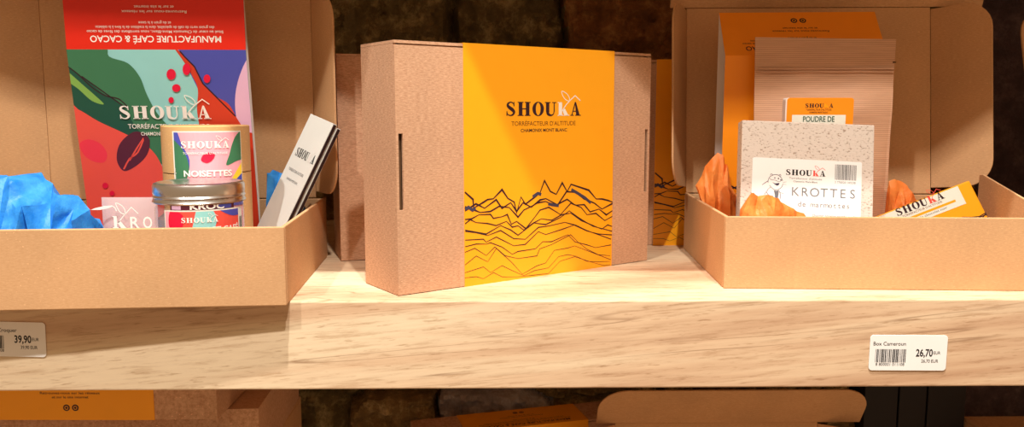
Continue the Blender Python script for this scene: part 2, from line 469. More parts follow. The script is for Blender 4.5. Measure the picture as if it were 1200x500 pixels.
# ------------------------------------------------------------------ gift boxes
W, D, H = .263, .058, .193
SX0, SX1 = .0595, .2175; SW = SX1-SX0           # the printed sleeve covers the middle of the box
PX = lambda L: [((x-22)/505, y) for x, y in L]
MTN = [  # ridge lines traced on the sleeve: (x along 0..1, height as fraction) ; built below
 (1.5, [(22,130),(50,155),(52,185),(85,165),(100,155),(120,152),(150,120),(170,150),(192,163),(200,200),(215,145),(230,170),(262,145),(280,130),(295,88),(315,125),(335,135),(355,95),(372,125),(385,100),(445,120),(470,150),(490,150),(510,155),(530,160)]),
 (1.4, [(22,195),(60,170),(90,185),(130,155),(150,185),(180,165),(200,195),(222,165),(250,180),(280,155),(300,150),(340,172),(370,125),(400,128),(430,150),(465,165),(490,185),(528,165)]),
 (1.3, [(22,180),(55,192),(75,200),(110,196),(140,178),(175,182),(205,215),(225,190),(255,175),(270,165),(300,160),(330,175),(372,152),(400,172),(430,170),(450,195),(480,185),(505,205),(528,190)]),
 (1.1, [(22,225),(45,222),(70,208),(110,206),(120,220),(150,214),(168,206),(182,240),(200,230),(232,255),(262,215),(280,190),(310,180),(350,205),(385,165),(420,180),(440,205),(470,200),(500,225),(528,210)]),
 (1.0, [(22,240),(40,225),(60,235),(100,238),(130,245),(165,230),(185,250),(205,245),(225,260),(258,235),(285,220),(320,225),(355,205),(385,200),(420,225),(455,240),(490,255),(510,240),(528,245)]),
 (1.0, [(22,262),(95,275),(145,245),(180,260),(205,278),(260,235),(300,240),(350,215),(380,192),(410,215),(460,245),(525,262)]),
 (.9, [(22,266),(60,270),(100,280),(145,262),(190,290),(230,292),(275,250),(310,245),(365,232),(395,240),(440,262),(480,272),(525,275)]),
 (.8, [(22,297),(85,293),(95,303),(130,285),(160,300),(190,315),(230,310),(275,265),(300,275),(360,255),(400,240),(440,260),(522,290)]),
 (.75, [(22,320),(60,310),(95,310),(110,305),(150,320),(185,345),(205,335),(265,325),(290,300),(320,300),(375,275),(400,300),(440,310),(470,320),(522,310)]),
 (.6, [(20,340),(55,325),(95,350),(125,320),(160,350),(205,360),(270,350),(280,325),(320,310),(385,275),(410,300),(440,325),(480,345),(520,348)]),
 (.5, [(18,385),(60,352),(100,372),(130,325),(185,375),(220,415),(270,385),(300,375),(330,330),(375,322),(400,314),(440,330),(522,362)]),
 (.45, [(18,412),(85,390),(110,410),(150,385),(180,400),(225,420),(262,402),(310,392),(345,352),(375,345),(405,350),(440,368),(480,370),(520,368)]),
 (.42, [(18,430),(60,425),(85,432),(120,410),(150,425),(200,425),(260,418),(310,412),(350,368),(400,352),(460,372),(500,383),(520,380)])]
# pixel rows of that crop -> height on the panel (homography measured at the panel's corners)
def mtn_height(x, y):
    t = (x-20)/505
    top, bot = -372+56*t*.4, 462-78*t           # sleeve's top and bottom edges in the crop
    return max(0.0, min(1.0, (bot-y)/(bot-top)))
def mountains(g, w, h, z, T, ink=None, k=1.0):
    for wd, L in MTN:
        pts = [(min(w, max(0, (x-20)/505*w)), max(.001, mtn_height(x, y)*h)) for x, y in L]
        # perspective: equal pixels are longer at the far end
        pts = [(w*(p[0]/w)/(1+.16*(1-p[0]/w)), p[1]) for p in pts]
        g.strip(pts, [wd*.00088*k*(1+.35*math.sin(i*2.3)) for i in range(len(pts))], z, ink or M['ink'], T)
    for q in ([(22, 190), (34, 182), (48, 192), (58, 184)], [(255, 144), (272, 132), (284, 136)], [(308, 168), (326, 172), (344, 174)], [(386, 118), (410, 132), (432, 146), (452, 164)]):
        P = [(min(w, max(0, (x-20)/505*w)), mtn_height(x, y)*h) for x, y in q]
        P = [(p[0]/(1+.16*(1-p[0]/w)), p[1]) for p in P]
        g.strip(P, .0026*k, z+.00004, M['ink_blue'], T)
SPINE = ['MANUFACTURE CAFÉ & CACAO', 'Situé au cœur de Chamonix Mont-Blanc, nous torréfions des fèves de cacao', 'des grains verts de café de spécialité, dans la tradition de la fève à la tablette', 'et du grain à la tasse', 'Retrouvez-nous sur les réseaux', 'et sur le site internet']
def spine_print(g, w, d, z, T, ink, icons=True):
    """text of the narrow panel: u 0..w, v 0..d, reading from v=d downwards"""
    g.text(SPINE[0], .0078, w/2, d*.80, z, ink, T, .014, width=w*.73)
    for k, (s_, wf, yy) in enumerate(((1, .76, .72), (2, .66, .655), (3, .18, .59), (4, .36, .43), (5, .22, .36))):
        g.text(SPINE[s_], .0034, w/2, d*yy, z, ink, T, .004, width=w*wf)
    if icons:
        for sx in (-1, 1):
            c = (w/2+sx*.0042, d*.2)
            g.poly(ell(*c, .0032, .0032, 18), z, ink, T)
            g.strip(ell(*c, .0016, .0016, 10)+[ell(*c, .0016, .0016, 10)[0]], .0006, z+.0001, M['orange'], T)
def gift_body(root):
    t = .0022; g = G(); k = M['kraft_grey']; z0 = .0006
    # front wall with a hand slot by each corner
    s0, s1, za, zb = .0022, .0058, .066, .124
    for a, b in ((0, s0), (s1, W-s1), (W-s0, W)): g.box(a, b, 0, t, z0, H-.0034, k)
    for a, b in ((s0, s1), (W-s1, W-s0)):
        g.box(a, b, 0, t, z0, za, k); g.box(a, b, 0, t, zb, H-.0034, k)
        g.box(a, b, t+.0012, t+.0024, za-.002, zb+.002, M['slot'])  # dark backing paints the shade inside the slot
    g.box(0, t, t, D, z0, H-.0024, k); g.box(W-t, W, t, D, z0, H-.0024, k)
    g.box(t, W-t, D-t, D, z0, H-.0024, k); g.box(t, W-t, t, D-t, z0, z0+t, k)
    g.build('box_body', root)
    g = G(); g.box(0, W, .0004, D, H-.0022, H, k); g.box(.006, W-.006, .0035, .0052, H-.02, H-.0022, M['kraft'])
    g.build('lid', root)
def sleeve_on_box(root, mat='orange'):
    t = .0005; g = G(); m = M[mat]
    for a, b, c, d in ((-t, 0, 0, H+t), (D, D+t, 0, H+t), (0, D, H, H+t), (0, D, 0, .0005)): g.box(SX0, SX1, a, b, c, d, m)
    F_ = frame((SX0, -t, 0), (1, 0, 0), (0, 0, 1), (0, -1, 0))
    mountains(g, SW, H, .00012, F_)
    h = H; cx = SW*.505
    g.logo(cx, h*.709, SW*.50, .00012, M['ink'], M['white'], M['white'], F_, .05)
    g.text("TORRÉFACTEUR D'ALTITUDE", .0052, cx, h*.667, .00012, M['brown_ink'], F_, width=SW*.43)
    g.text('CHAMONIX MONT BLANC', .0038, cx, h*.640, .00012, M['ink'], F_, .012, width=SW*.31)
    T_ = frame((SX0, 0, H+t), (1, 0, 0), (0, 1, 0), (0, 0, 1))
    # narrow panel reads from behind: rotate half a turn
    spine_print(g, SW, D, .00012, frame((SX1, D, H+t), (-1, 0, 0), (0, -1, 0), (0, 0, 1)) @ Matrix.Identity(4), M['ink'])
    B_ = frame((SX1, 0, -0.0), (-1, 0, 0), (0, 1, 0), (0, 0, -1))
    o = g.build('paper_sleeve', root); o['label'] = 'orange printed paper sleeve'
    return o
GRP = 'closed gift boxes in orange paper sleeves'
gb = thing('gift_box', 'closed kraft gift box with orange sleeve standing angled at front centre', 'gift box', (-.0779, .0162, 0), R(34.3), GRP)
gift_body(gb); sleeve_on_box(gb)
b2 = copy_tree(gb); b2.rotation_euler.z = R(.5)
b2.location = (.102, .2530, 0)
b2['label'] = 'shaded orange sleeved gift box in the gap right of the big centre box'
b3 = copy_tree(gb); b3.location = (-.150+W*math.cos(R(17))-D*math.sin(R(17)), .1640+W*math.sin(R(17))+D*math.cos(R(17)), 0); b3.rotation_euler.z = R(197)
b3['label'] = 'shaded kraft gift box standing behind the left edge of the big front centre box'
# lower level
b4 = copy_tree(gb); p4 = on_z(535, 487, -.2470); q4 = on_z(672, 473, -.2470); d4 = (q4-p4).normalized()
b4.rotation_euler.z = math.atan2(d4.y, d4.x)
nrm = Vector((-d4.y, d4.x, 0)); o4 = p4-d4*SX0-nrm*D
b4.location = (o4.x, o4.y, -.4400)
b4['label'] = 'orange sleeved gift box below the shelf at middle, only its printed top showing'
def lying(name_label, loc, rz):
    c = copy_tree(gb); c.location = loc; c.rotation_euler = (R(90), 0, rz); c['label'] = name_label; return c
# box lying flat: its narrow printed face towards us
pb = on_z(6, 492.5, -.1500)
b5 = copy_tree(gb); b5['label'] = 'orange sleeved box lying flat below the shelf at far left, two round icons showing'
b5.rotation_euler = (R(90), R(180), R(-1)); b5.location = (pb.x-SX0+W, pb.y+H, -.1500+D)
b6 = copy_tree(gb); b6['label'] = 'lower kraft box of the flat pair at bottom left, only a sliver showing'
b6.rotation_euler = (R(90), 0, R(2.5)); b6.location = (pb.x-SX0+.018, pb.y+H+.020, -.2092)

for ch in list(b6.children):
    if ch.name.startswith('paper_sleeve'): bpy.data.objects.remove(ch)
del b6['group']
# ------------------------------------------------------------------ open boxes
def flap_shape(w_, h_, r): return rrect(0, w_, 0, h_, r, 7, (0, 1, 1, 0))
def open_box(label, loc, rz, lean, left_deg, right_deg, front_deg, group, raised=False, depth=H, shift=0):
    root = thing('open_gift_box', label, 'gift box', loc, rz, group)
    t = .003; k = M['kraft']; DD = depth; TH = D; LI = .009; LH = .189
    g = G()
    g.box(0, W, 0, t, 0, TH, k)
    g.box(.0, t, t+.0016, DD, 0, TH, k); g.box(W-t, W, t+.0016, DD, 0, TH, k)
    g.box(t, t+.0015, t, t+.03, .003, TH-.001, M['slot']); g.box(W-t-.0015, W-t, t, t+.03, .003, TH-.001, M['slot'])  # dark tabs added behind the corner slits, so they read as shaded
    g.box(t, W-t, DD-t, DD, 0, TH-.001, k); g.box(t, W-t, t, DD-t, .0002, .0022, k)
    g.build('tray', root, bevel=.0009)
    if raised:
        g = G(); TT = frame((W-t-.0022, .012, TH-.02), (0, 1, 0), (0, 0, 1), (1, 0, 0))
        g.prism([(0, 0), (.112, 0), (.112, .044), (.106, .045), (0, .021)], 0, .002, k, TT); g.build('side_tab', root, bevel=.0005)
    hinge = bpy.data.objects.new('lid', None)
    # lid: local u along box, v up the panel, w towards the viewer
    g = G(); g.box(LI, W-LI, 0, .002, 0, LH, k)
    lid = g.build('lid', root, bevel=.0006); lid.location = (shift, DD-.002, TH); lid.rotation_euler = (R(-lean), 0, 0)
    bpy.data.objects.remove(hinge)
    for nm, sg, deg in (('side_flap', -1, left_deg), ('side_flap', 1, right_deg)):
        g = G(); pts = [(sg*x, y) for x, y in flap_shape(.056, LH-.008, .026)]
        if sg < 0: pts = pts[::-1]
        g.prism(pts, -.002, 0, k, frame((0, 0, .006), (1, 0, 0), (0, 0, 1), (0, -1, 0)))
        f = g.build(nm, lid, bevel=.0005); f.location = (LI if sg < 0 else W-LI, .0, 0)
        f.rotation_euler = (0, 0, R(-sg*deg))      # 0 = flat beside the panel, 90 = towards the viewer
    e = .042; g = G()
    pts = rrect(-.014, W+e, 0, .060, .034, 8, (0, 0, 1, 1)) if not raised else rrect(-.008, W+e, 0, .060, .03, 8, (0, 0, 1, 1))
    g.prism(pts[:1]+pts[1:], 0, .002, k, frame((0, 0, 0), (1, 0, 0), (0, 0, 1), (0, -1, 0)))
    f = g.build('front_flap', lid, bevel=.0005); f.location = (0, .001, LH+.001); f.rotation_euler = (R(front_deg), 0, 0)
    return root, lid
GO = 'open gift boxes with lid raised'
LBX = Vector((-.1557, -.0135, 0)); la = R(3.6)
left_loc = LBX-Vector((math.cos(la), math.sin(la), 0))*W
open_box('open kraft gift box holding blue tissue, colourful sleeve and jars at left', left_loc, la, 0, 12, 62, 75, GO, depth=.206)
open_box('open kraft gift box holding orange tissue and speckled card at right', (.1785, .0400, .0001), R(-3.2), 8, 68, 42, 30, GO, raised=True, shift=-.008)
lz = .1405-.95*math.tan(R(21.14))-.251
cl = on_z(712, 490, lz+.251)
open_box('open kraft gift box below the shelf, rounded lid flap showing right of middle', (cl.x, cl.y-.213, -.4778), R(0), 6, 40, 40, 38, GO)
open_box('open kraft gift box cut by right frame edge, one lid flap showing against dark wall', (.578, .030, 0), R(0), 16, 20, 20, 60, GO)

# carton that carries the flat boxes below
def carton(x0, x1, y0, y1, z0, z1, label, name='shipping_carton'):
    r = thing(name, label, 'carton', ((x0+x1)/2, (y0+y1)/2, z0))
    hx, hy, hz = (x1-x0)/2, (y1-y0)/2, z1-z0; t = .004; g = G(); k = M['kraft']
    g.box(-hx, hx, -hy, -hy+t, 0, hz-t, k); g.box(-hx, hx, hy-t, hy, 0, hz-t, k)
    g.box(-hx, -hx+t, -hy+t, hy-t, 0, hz-t, k); g.box(hx-t, hx, -hy+t, hy-t, 0, hz-t, k); g.box(-hx+t, hx-t, -hy+t, hy-t, 0, t, k)
    g.build('carton_body', r, bevel=.001)
    for s_ in (-1, 1):
        g = G(); g.box(-hx, hx, min(0.0008*s_, s_*hy), max(.0008*s_, s_*hy), hz-t+.0004, hz, k); g.build('top_flap', r, bevel=.0006)
    return r
carton(pb.x-SX0-.03, pb.x+.222, pb.y-.012, pb.y+.23, -.478, -.2094, 'kraft carton under the flat gift boxes at bottom left')
carton(o4.x-.01, o4.x+.20, o4.y+.005, o4.y+.13, -.478, -.4404, 'flat kraft carton under the angled orange gift box below the shelf')
pr_ = on_z(1097, 486, -.26)
carton(max(pr_.x+.004, .616), pr_.x+.24, pr_.y-.14, pr_.y, -.478, -.262, 'dusky kraft carton below the shelf at bottom right, beside the black post')

# ------------------------------------------------------------------ printed sleeves standing in the open boxes
def loose_sleeve(label, foldL, foldR, bot, spine_top, base, spine_mat, art, ink):
    """flattened sleeve: front panel, spine panel above it, back panel, hidden bottom panel"""
    a, b = Vector(foldL), Vector(foldR); u = (b-a); wd = u.length; u.normalize()
    mid = (a+b)/2; dn = (Vector(bot)-mid); dn -= u*dn.dot(u); hgt = dn.length; v = -dn.normalized(); n = u.cross(v)
    root = thing('printed_sleeve', label, 'sleeve', a+dn)
    loc = lambda p: tuple(Vector(p)-(a+dn))
    sp = Vector(spine_top)-mid; sp -= u*sp.dot(u)
    t = .0006
    def panel(name, o, vv, hh, mat, inner, deco=None):
        nn = u.cross(vv).normalized(); g = G(); T = frame(loc(o), u, vv, nn)
        g.box(0, wd, 0, hh, -t, 0, mat, T)
        g.rect(0, wd, 0, hh, -t-.0001, inner, T)
        if deco: deco(g, wd, hh, T)
        return g.build(name, root)
    vs = sp.normalized()
    o1 = panel('front_panel', a+dn, v, hgt, M[base], M['inner'], art)
    o2 = panel('spine_panel', a, vs, sp.length, M[spine_mat], M['inner'],
          lambda g, w_, h_, T: spine_print(g, w_, h_, .0001, T @ frame((w_, h_, 0), (-1, 0, 0), (0, -1, 0), (0, 0, 1)), ink))
    panel('back_panel', a+dn+sp, v, hgt, M['inner'], M['inner'])
    panel('bottom_panel', a+dn, vs, sp.length, M['inner'], M['inner'])
    return root, a+dn, u, v, n, wd, hgt

def coloured_art(org, u, v, n):
    def px(L, smooth=0):
        out = []
        for x, y in L:
            p = on_plane(x, y, org, n)-org; out.append((p.dot(u), p.dot(v)))
        return smooth_poly(out, smooth) if smooth else out
    def art(g, w_, h_, T):
        cl_ = (0, w_, 0, h_); z = [0.0001]
        def P(L, m, sm=5):
            g.poly(px(L, sm), z[0], M[m], T, clip=cl_); z[0] += .00006
        P([(60, 55), (300, 55), (300, 160), (60, 160)], 'aqua', 0)
        P([(205, 50), (320, 50), (320, 190), (262, 160), (235, 110)], 'indigo', 0)
        P([(300, 58), (285, 78), (276, 110), (278, 142), (290, 170), (330, 180), (330, 50)], 'lilac')
        P([(196, 45), (212, 62), (228, 78), (236, 96), (252, 112), (268, 122), (280, 142), (292, 155), (330, 168), (330, 290), (232, 290), (236, 180), (234, 150), (231, 128), (232, 105), (226, 90), (214, 70)], 'rust')
        g.strip(px([(211, 60), (217, 67), (228, 78), (238, 98), (254, 114), (276, 136)]), .0012, z[0], M['ink'], T); z[0] += .00006
        P([(40, 40), (118, 50), (128, 66), (150, 74), (164, 90), (172, 110), (184, 132), (200, 150), (215, 165), (215, 200), (150, 180), (40, 190)], 'green')
        P([(60, 68), (82, 80), (102, 94), (122, 110), (138, 118), (150, 132), (160, 150), (176, 166), (140, 168), (112, 148), (90, 128), (60, 110)], 'green_dark')
        P([(70, 78), (80, 84), (96, 98), (112, 112), (122, 122), (108, 118), (92, 104), (76, 92)], 'lime')
        g.strip(px([(83, 80), (92, 87), (108, 102), (124, 112), (140, 116), (148, 126)], 4), .0010, z[0], M['ink'], T); z[0] += .00006
        P([(70, 122), (92, 128), (116, 142), (146, 156), (172, 170), (188, 190), (196, 220), (190, 290), (60, 290)], 'coral')
        P([(94, 168), (104, 163), (118, 168), (126, 180), (122, 190), (108, 188), (98, 180)], 'rose')
        P([(138, 190), (138, 176), (144, 164), (158, 154), (172, 158), (176, 168), (172, 182), (160, 194), (146, 200)], 'plum')
        g.strip(px([(146, 198), (152, 186), (162, 178), (168, 162)], 3), .0014, z[0], M['coral'], T); z[0] += .00006
        for c in ((201, 87, 5.5, 6.5), (207, 103, 5, 4.6), (201, 117, 3.2, 3.6), (219, 81, 4.6, 7), (243, 92, 4, 5), (124, 217, 3.5, 3.5), (132, 226, 3, 3)):
            P(ell(*c, 14), 'crimson', 0)
        a = px([(141, 139), (248, 139), (180, 154)]); wl = a[1][0]-a[0][0]
        g.logo((a[0][0]+a[1][0])/2, a[0][1], wl, z[0], M['white'], M['white'], M['white'], T, .05)
        b = px([(151, 149), (246, 149)]); g.text("TORRÉFACTEUR D'ALTITUDE", .0058, (b[0][0]+b[1][0])/2, b[0][1]-.001, z[0], M['white'], T, .008, width=b[1][0]-b[0][0])
        b = px([(166, 157), (226, 157)]); g.text('CHAMONIX MONT BLANC', .0044, (b[0][0]+b[1][0])/2, b[0][1]-.001, z[0], M['white'], T, .014, width=b[1][0]-b[0][0])
    return art
fL, fR = at_d(78, 58, .706), at_d(288, 58, .712); fL.z = fR.z = .1935
bq = (at_d(115, 270, .748)+at_d(310, 267, .755))/2; mid_ = (fL+fR)/2
bt = mid_+(bq-mid_)*((.1935-.0045)/(.1935-bq.z)); bt.x = mid_.x+(bt.x-mid_.x)*.3
uu = (fR-fL).normalized(); dn_ = bt-mid_; dn_ -= uu*dn_.dot(uu); vv_ = -dn_.normalized()
org_ = fL+dn_
loose_sleeve('red topped sleeve with green leaf and berry artwork standing in the left open box', fL, fR, bt, (fL+fR)/2+Vector((0, -.002, .058)), 'aqua', 'red', coloured_art(org_, uu, vv_, uu.cross(vv_)), M['white'])

ra = R(-4)
ud = Vector((math.cos(ra), math.sin(ra), 0))
f0 = at_d(850, 65, .772); f1 = f0+ud*.149; bm_ = (f0+f1)/2; bm_ = Vector((bm_.x, bm_.y+.001, .0035))
bk = at_d(839, 15, .803)-f0
def mtn_art(g, w_, h_, T): mountains(g, w_, h_, .0001, T)
loose_sleeve('orange sleeve with mountain lines standing at the back of the right open box', f0, f1, bm_, (f0+f1)/2+Vector((0, bk.y, bk.z)), 'orange_deep', 'orange_deep', mtn_art, M['ink'])

# ------------------------------------------------------------------ tube, jar, clear bag
def cyl(cx_, cy_, rr, off=0):    # wraps (u,v,w) round a cylinder, u=0 facing the camera
    a0 = math.atan2(CP.y-cy_, CP.x-cx_)+off
    return lambda p: ((rr+p[2])*math.cos(a0+p[0]/rr), (rr+p[2])*math.sin(a0+p[0]/rr), p[1])
pt = at_d(241, 150, .686); TR = .0350
tube_z = at_d(241, 147, .665).z
rt_ = thing('cardboard_tube', 'kraft cardboard tube of hazelnuts standing behind the metal lidded jar', 'tube', (pt.x, pt.y, .0024))
zs = on_y(241, 204, pt.y-TR).z-.0024; zt = tube_z-.0024
g = G(); g.lathe([(0, 0), (TR-.001, 0), (TR, .001), (TR, zs-.0006), (TR-.002, zs-.0003)], M['tube']); g.build('tube_body', rt_, smooth=True)
g = G(); g.lathe([(TR-.002, zs), (TR, zs+.0004), (TR, zt-.0008), (TR-.0008, zt), (TR-.002, zt), (TR-.0028, zt-.0015), (0, zt-.0015)], M['tube']); g.build('lid', rt_, smooth=True)
def tube_label():
    g = G(); T = cyl(pt.x, pt.y, TR); sc_ = .68/960; me_ = .004
    def q(L, sm=0):   # pixel-like design units centred on the label: 1 unit = 1/1000 of its width
        o = [((x-238.0)*sc_*1.04, zt-(y-151.0)*sc_) for x, y in L]; return smooth_poly(o, sm) if sm else o
    x0, x1 = q([(200, 0)])[0][0], q([(279, 0)])[0][0]; yt = q([(0, 157)])[0][1]; yb = .006
    g.rect(x0, x1, yb, yt, .0002, M['label_cream'], T, me_)
    c4 = (x0+.0015, x1-.0008, yb+.001, yt-.001)
    def P(L, m, z, sm=4): 
        pts = clip_poly(q(L, sm), *c4)
        if len(pts) > 2: g.poly(pts, z, M[m], T, me_)
    P([(190, 150), (290, 150), (290, 290), (190, 290)], 'pink', .0003, 0)
    P([(196, 150), (206, 156), (212, 172), (220, 190), (214, 215), (196, 240)], 'indigo', .0004)
    P([(196, 168), (208, 172), (216, 184), (219, 200), (212, 216), (196, 222)], 'green', .0005)
    P([(282, 158), (272, 162), (266, 172), (262, 184), (258, 196), (270, 192), (284, 186)], 'green', .0004)
    P([(284, 188), (276, 196), (268, 206), (262, 216), (276, 212), (290, 204)], 'yellow', .0005)
    P([(284, 206), (270, 212), (254, 222), (250, 240), (290, 240)], 'indigo', .00055)
    P([(232, 190), (234, 184), (240, 181), (246, 183), (244, 189), (238, 193)], 'crimson', .0005)
    a = q([(211, 176), (262, 176)]); g.logo((a[0][0]+a[1][0])/2, a[0][1], a[1][0]-a[0][0], .0007, M['white'], M['white'], M['white'], T, .05)
    a = q([(213, 183), (260, 183)]); g.text("TORRÉFACTEUR D'ALTITUDE", .0024, (a[0][0]+a[1][0])/2, a[0][1], .0007, M['white'], T, width=a[1][0]-a[0][0])
    a = q([(213, 208), (264, 208)]); g.text('NOISETTES', .0068, (a[0][0]+a[1][0])/2, a[0][1], .0007, M['white'], T, .03, width=a[1][0]-a[0][0])
    a = q([(223, 216), (256, 216)]); g.text('enrobées', .0055, (a[0][0]+a[1][0])/2, a[0][1], .0007, M['crimson'], T, .02, width=a[1][0]-a[0][0])
    tx = q([(203, 205)])[0]; g.text('café grillé', .0024, tx[0], tx[1], .0007, M['white'], T, rot=R(90))
    # wrap is in world angles; shift into the tube's own frame
    g.v = [(x, y, z) for x, y, z in g.v]
    o = g.build('label', rt_); o['label'] = 'pink and green printed label'
tube_label()

pj = on_y(233.5, 222, .0225); JR = .0330
jz = on_y(233, 212, pj.y).z
rj = thing('jar', 'clear jar with ridged silver screw lid beside the front wall of the left open box', 'jar', (pj.x, pj.y, .0024))
lt = jz-.0024; lb = lt-.0150
prof = [(0, 0), (JR-.003, 0), (JR-.001, .002), (JR-.001, lb-.004), (JR-.003, lb), (JR-.0035, lt-.002)]
g = G(); g.lathe(prof, M['clear']); g.build('jar_body', rj, smooth=True)
g = G(); g.lathe([(0, .002), (JR-.004, .002), (JR-.003, .005), (JR-.003, lb-.012), (JR-.008, lb-.008), (0, lb-.007)], M['nut']); g.build('contents', rj, smooth=True)['kind'] = 'stuff'
g = G(); g.lathe([(JR-.002, lb), (JR, lb), (JR+.0006, lb+.001), (JR, lb+.002), (JR-.0004, lb+.0035), (JR+.0004, lb+.0045), (JR-.0004, lb+.006), (JR, lb+.0075), (JR, lt-.0025), (JR-.0008, lt-.0008), (JR-.003, lt), (JR-.006, lt-.0012), (0, lt-.0012)], M['alu']); g.build('screw_lid', rj, smooth=True)
def jar_label():
    g = G(); RR = JR-.0006; T = cyl(pj.x, pj.y, RR); sc_ = .575/960; me_ = .004
    def q(L, sm=0):
        o = [((x-233.0)*sc_*1.06, lt-(y-215.0)*sc_) for x, y in L]; return smooth_poly(o, sm) if sm else o
    a = q([(199, 233), (274, 246)])
    g.rect(a[0][0], a[1][0], a[1][1], a[0][1], .0002, M['plum'], T, me_)
    a = q([(201, 237), (212, 245)]); g.rect(a[0][0], a[1][0], a[1][1], a[0][1], .0003, M['lilac'], T, me_)
    a = q([(252, 237), (270, 245)]); g.rect(a[0][0], a[1][0], a[1][1], a[0][1], .0003, M['indigo'], T, me_)
    a = q([(222, 245), (260, 245)]); g.text('KROC', .0058, (a[0][0]+a[1][0])/2, a[0][1], .0004, M['white'], T, .03, width=a[1][0]-a[0][0])
    x0, x1 = q([(190, 0)])[0][0], q([(289, 0)])[0][0]; yt = q([(0, 246)])[0][1]; yb = .006
    g.rect(x0, x1, yb, yt, .0002, M['label_cream'], T, me_)
    c4 = (x0+.001, q([(281, 0)])[0][0], yb+.001, yt-.001)
    def P(L, m, z, sm=4):
        pts = clip_poly(q(L, sm), *c4)
        if len(pts) > 2: g.poly(pts, z, M[m], T, me_)
    P([(180, 240), (290, 240), (290, 330), (180, 330)], 'coral', .0003, 0)
    P([(180, 246), (200, 248), (206, 258), (196, 268), (188, 280), (180, 290)], 'pink', .0004)
    P([(232, 240), (246, 246), (250, 262), (240, 280), (224, 276), (226, 258)], 'aqua', .0004)
    P([(252, 242), (262, 252), (276, 256), (290, 252), (290, 240)], 'indigo', .0004)
    P([(200, 246), (214, 252), (212, 268), (202, 276), (196, 262)], 'crimson', .0005)
    a = q([(212, 261), (252, 261)]); g.logo((a[0][0]+a[1][0])/2, a[0][1], a[1][0]-a[0][0], .0007, M['white'], M['white'], M['white'], T, .05)
    a = q([(197, 274), (279, 274)]); g.text('NOISETTES ET CAFÉ', .006, (a[0][0]+a[1][0])/2, a[0][1], .0007, M['white'], T, .02, width=a[1][0]-a[0][0])
    for k in range(9):
        b = q([(283+k*.6, 258), (283.3+k*.6, 275)]); g.rect(b[0][0], b[1][0], b[1][1], b[0][1], .0004, M['black'], T)
    o = g.build('label', rj); o['label'] = 'red and pink printed label'
jar_label()

def clear_pack():
    y0 = .062; a = on_y(119, 231, y0); b = on_y(184, 231, y0); zt_ = a.z
    r = thing('clear_pouch', 'small translucent pouch printed with white letters between blue tissue and jar', 'pouch', (a.x, y0, .0024))
    w_ = b.x-a.x; h_ = zt_-.0024; g = G()
    T = frame((0, 0, 0), (1, 0, 0), (0, 0, 1), (0, -1, 0))
    # gently pillowed pouch, sealed flat along the top
    nx, nz = 12, 14; V = []; Fc = []
    for sd in (1, -1):
        for i in range(nz+1):
            for j in range(nx+1):
                s_, t_ = j/nx, i/nz; b_ = (math.sin(math.pi*s_)**.6)*(max(0, 1-t_)**.5)*.008
                V.append((s_*w_-(.004*(1-t_)*0), t_*h_, .0004*sd+sd*b_))
    m_ = (nx+1)*(nz+1)
    for sd in range(2):
        for i in range(nz):
            for j in range(nx):
                q = sd*m_+i*(nx+1)+j; f = (q, q+1, q+nx+2, q+nx+1); Fc.append(f if sd == 0 else f[::-1])
    g.add(V, Fc, M['frost'], T); g.build('film', r, smooth=True)
    g = G()
    def q(x, y): p = on_y(x, y, y0-.009); return (p.x-a.x, p.z-.0024)
    zz = .0093; h1 = q(0, 253)[1]-q(0, 267)[1]
    k0 = q(132, 267); s1 = h1
    X = lambda u, v: (k0[0]+u*s1, k0[1]+v*s1)
    wv = .0002
    def pl(L): g.poly([X(*p) for p in L], zz, M['white'], T)
    pl([(.05, 0), (.5, 0), (.5, .07), (.4, .07), (.4, 1.0), (.05, 1.0), (.05, .93), (.15, .93), (.15, .07), (.05, .07)])
    pl([(.4, .4), (.62, .62), (.76, .5), (1.15, 0), (.72, 0), (.5, .38)])
    g.strip([X(*p) for p in ((.5, .45), (.95, 1.0), (1.15, 1.2), (1.65, 1.75), (2.2, 1.2))], .0007, zz, M['white'], T)
    g.strip([X(*p) for p in smooth_poly([(1.1, 1.15), (.75, 1.3), (.5, 1.7), (.4, 2.1), (.85, 1.9), (1.1, 1.55), (1.12, 1.2)], 5, False)], .0007, zz, M['white'], T)
    for s_, x in (('R', 158.5), ('O', 173.5)): c = q(x, 267); g.text(s_, h1/.73, c[0], c[1], zz, M['white'], T, .012, width=.0072)
    g.build('lettering', r)
    g = G(); L = [(107, 245.6), (112, 243.6), (122, 241.2), (131, 240.6), (133, 241.4), (128, 243.6), (118, 245.6)]
    pts = [q(*p) for p in L]; g.prism([(p[0], p[1]) for p in pts], .0094, .0102, M['white'], T)
    g.strip([q(*p) for p in smooth_poly([(131, 241), (135, 243), (137, 247)], 4, False)], .0008, .0098, M['white'], T)
    g.build('paper_tag', r)['label'] = 'white paper shred'
clear_pack()

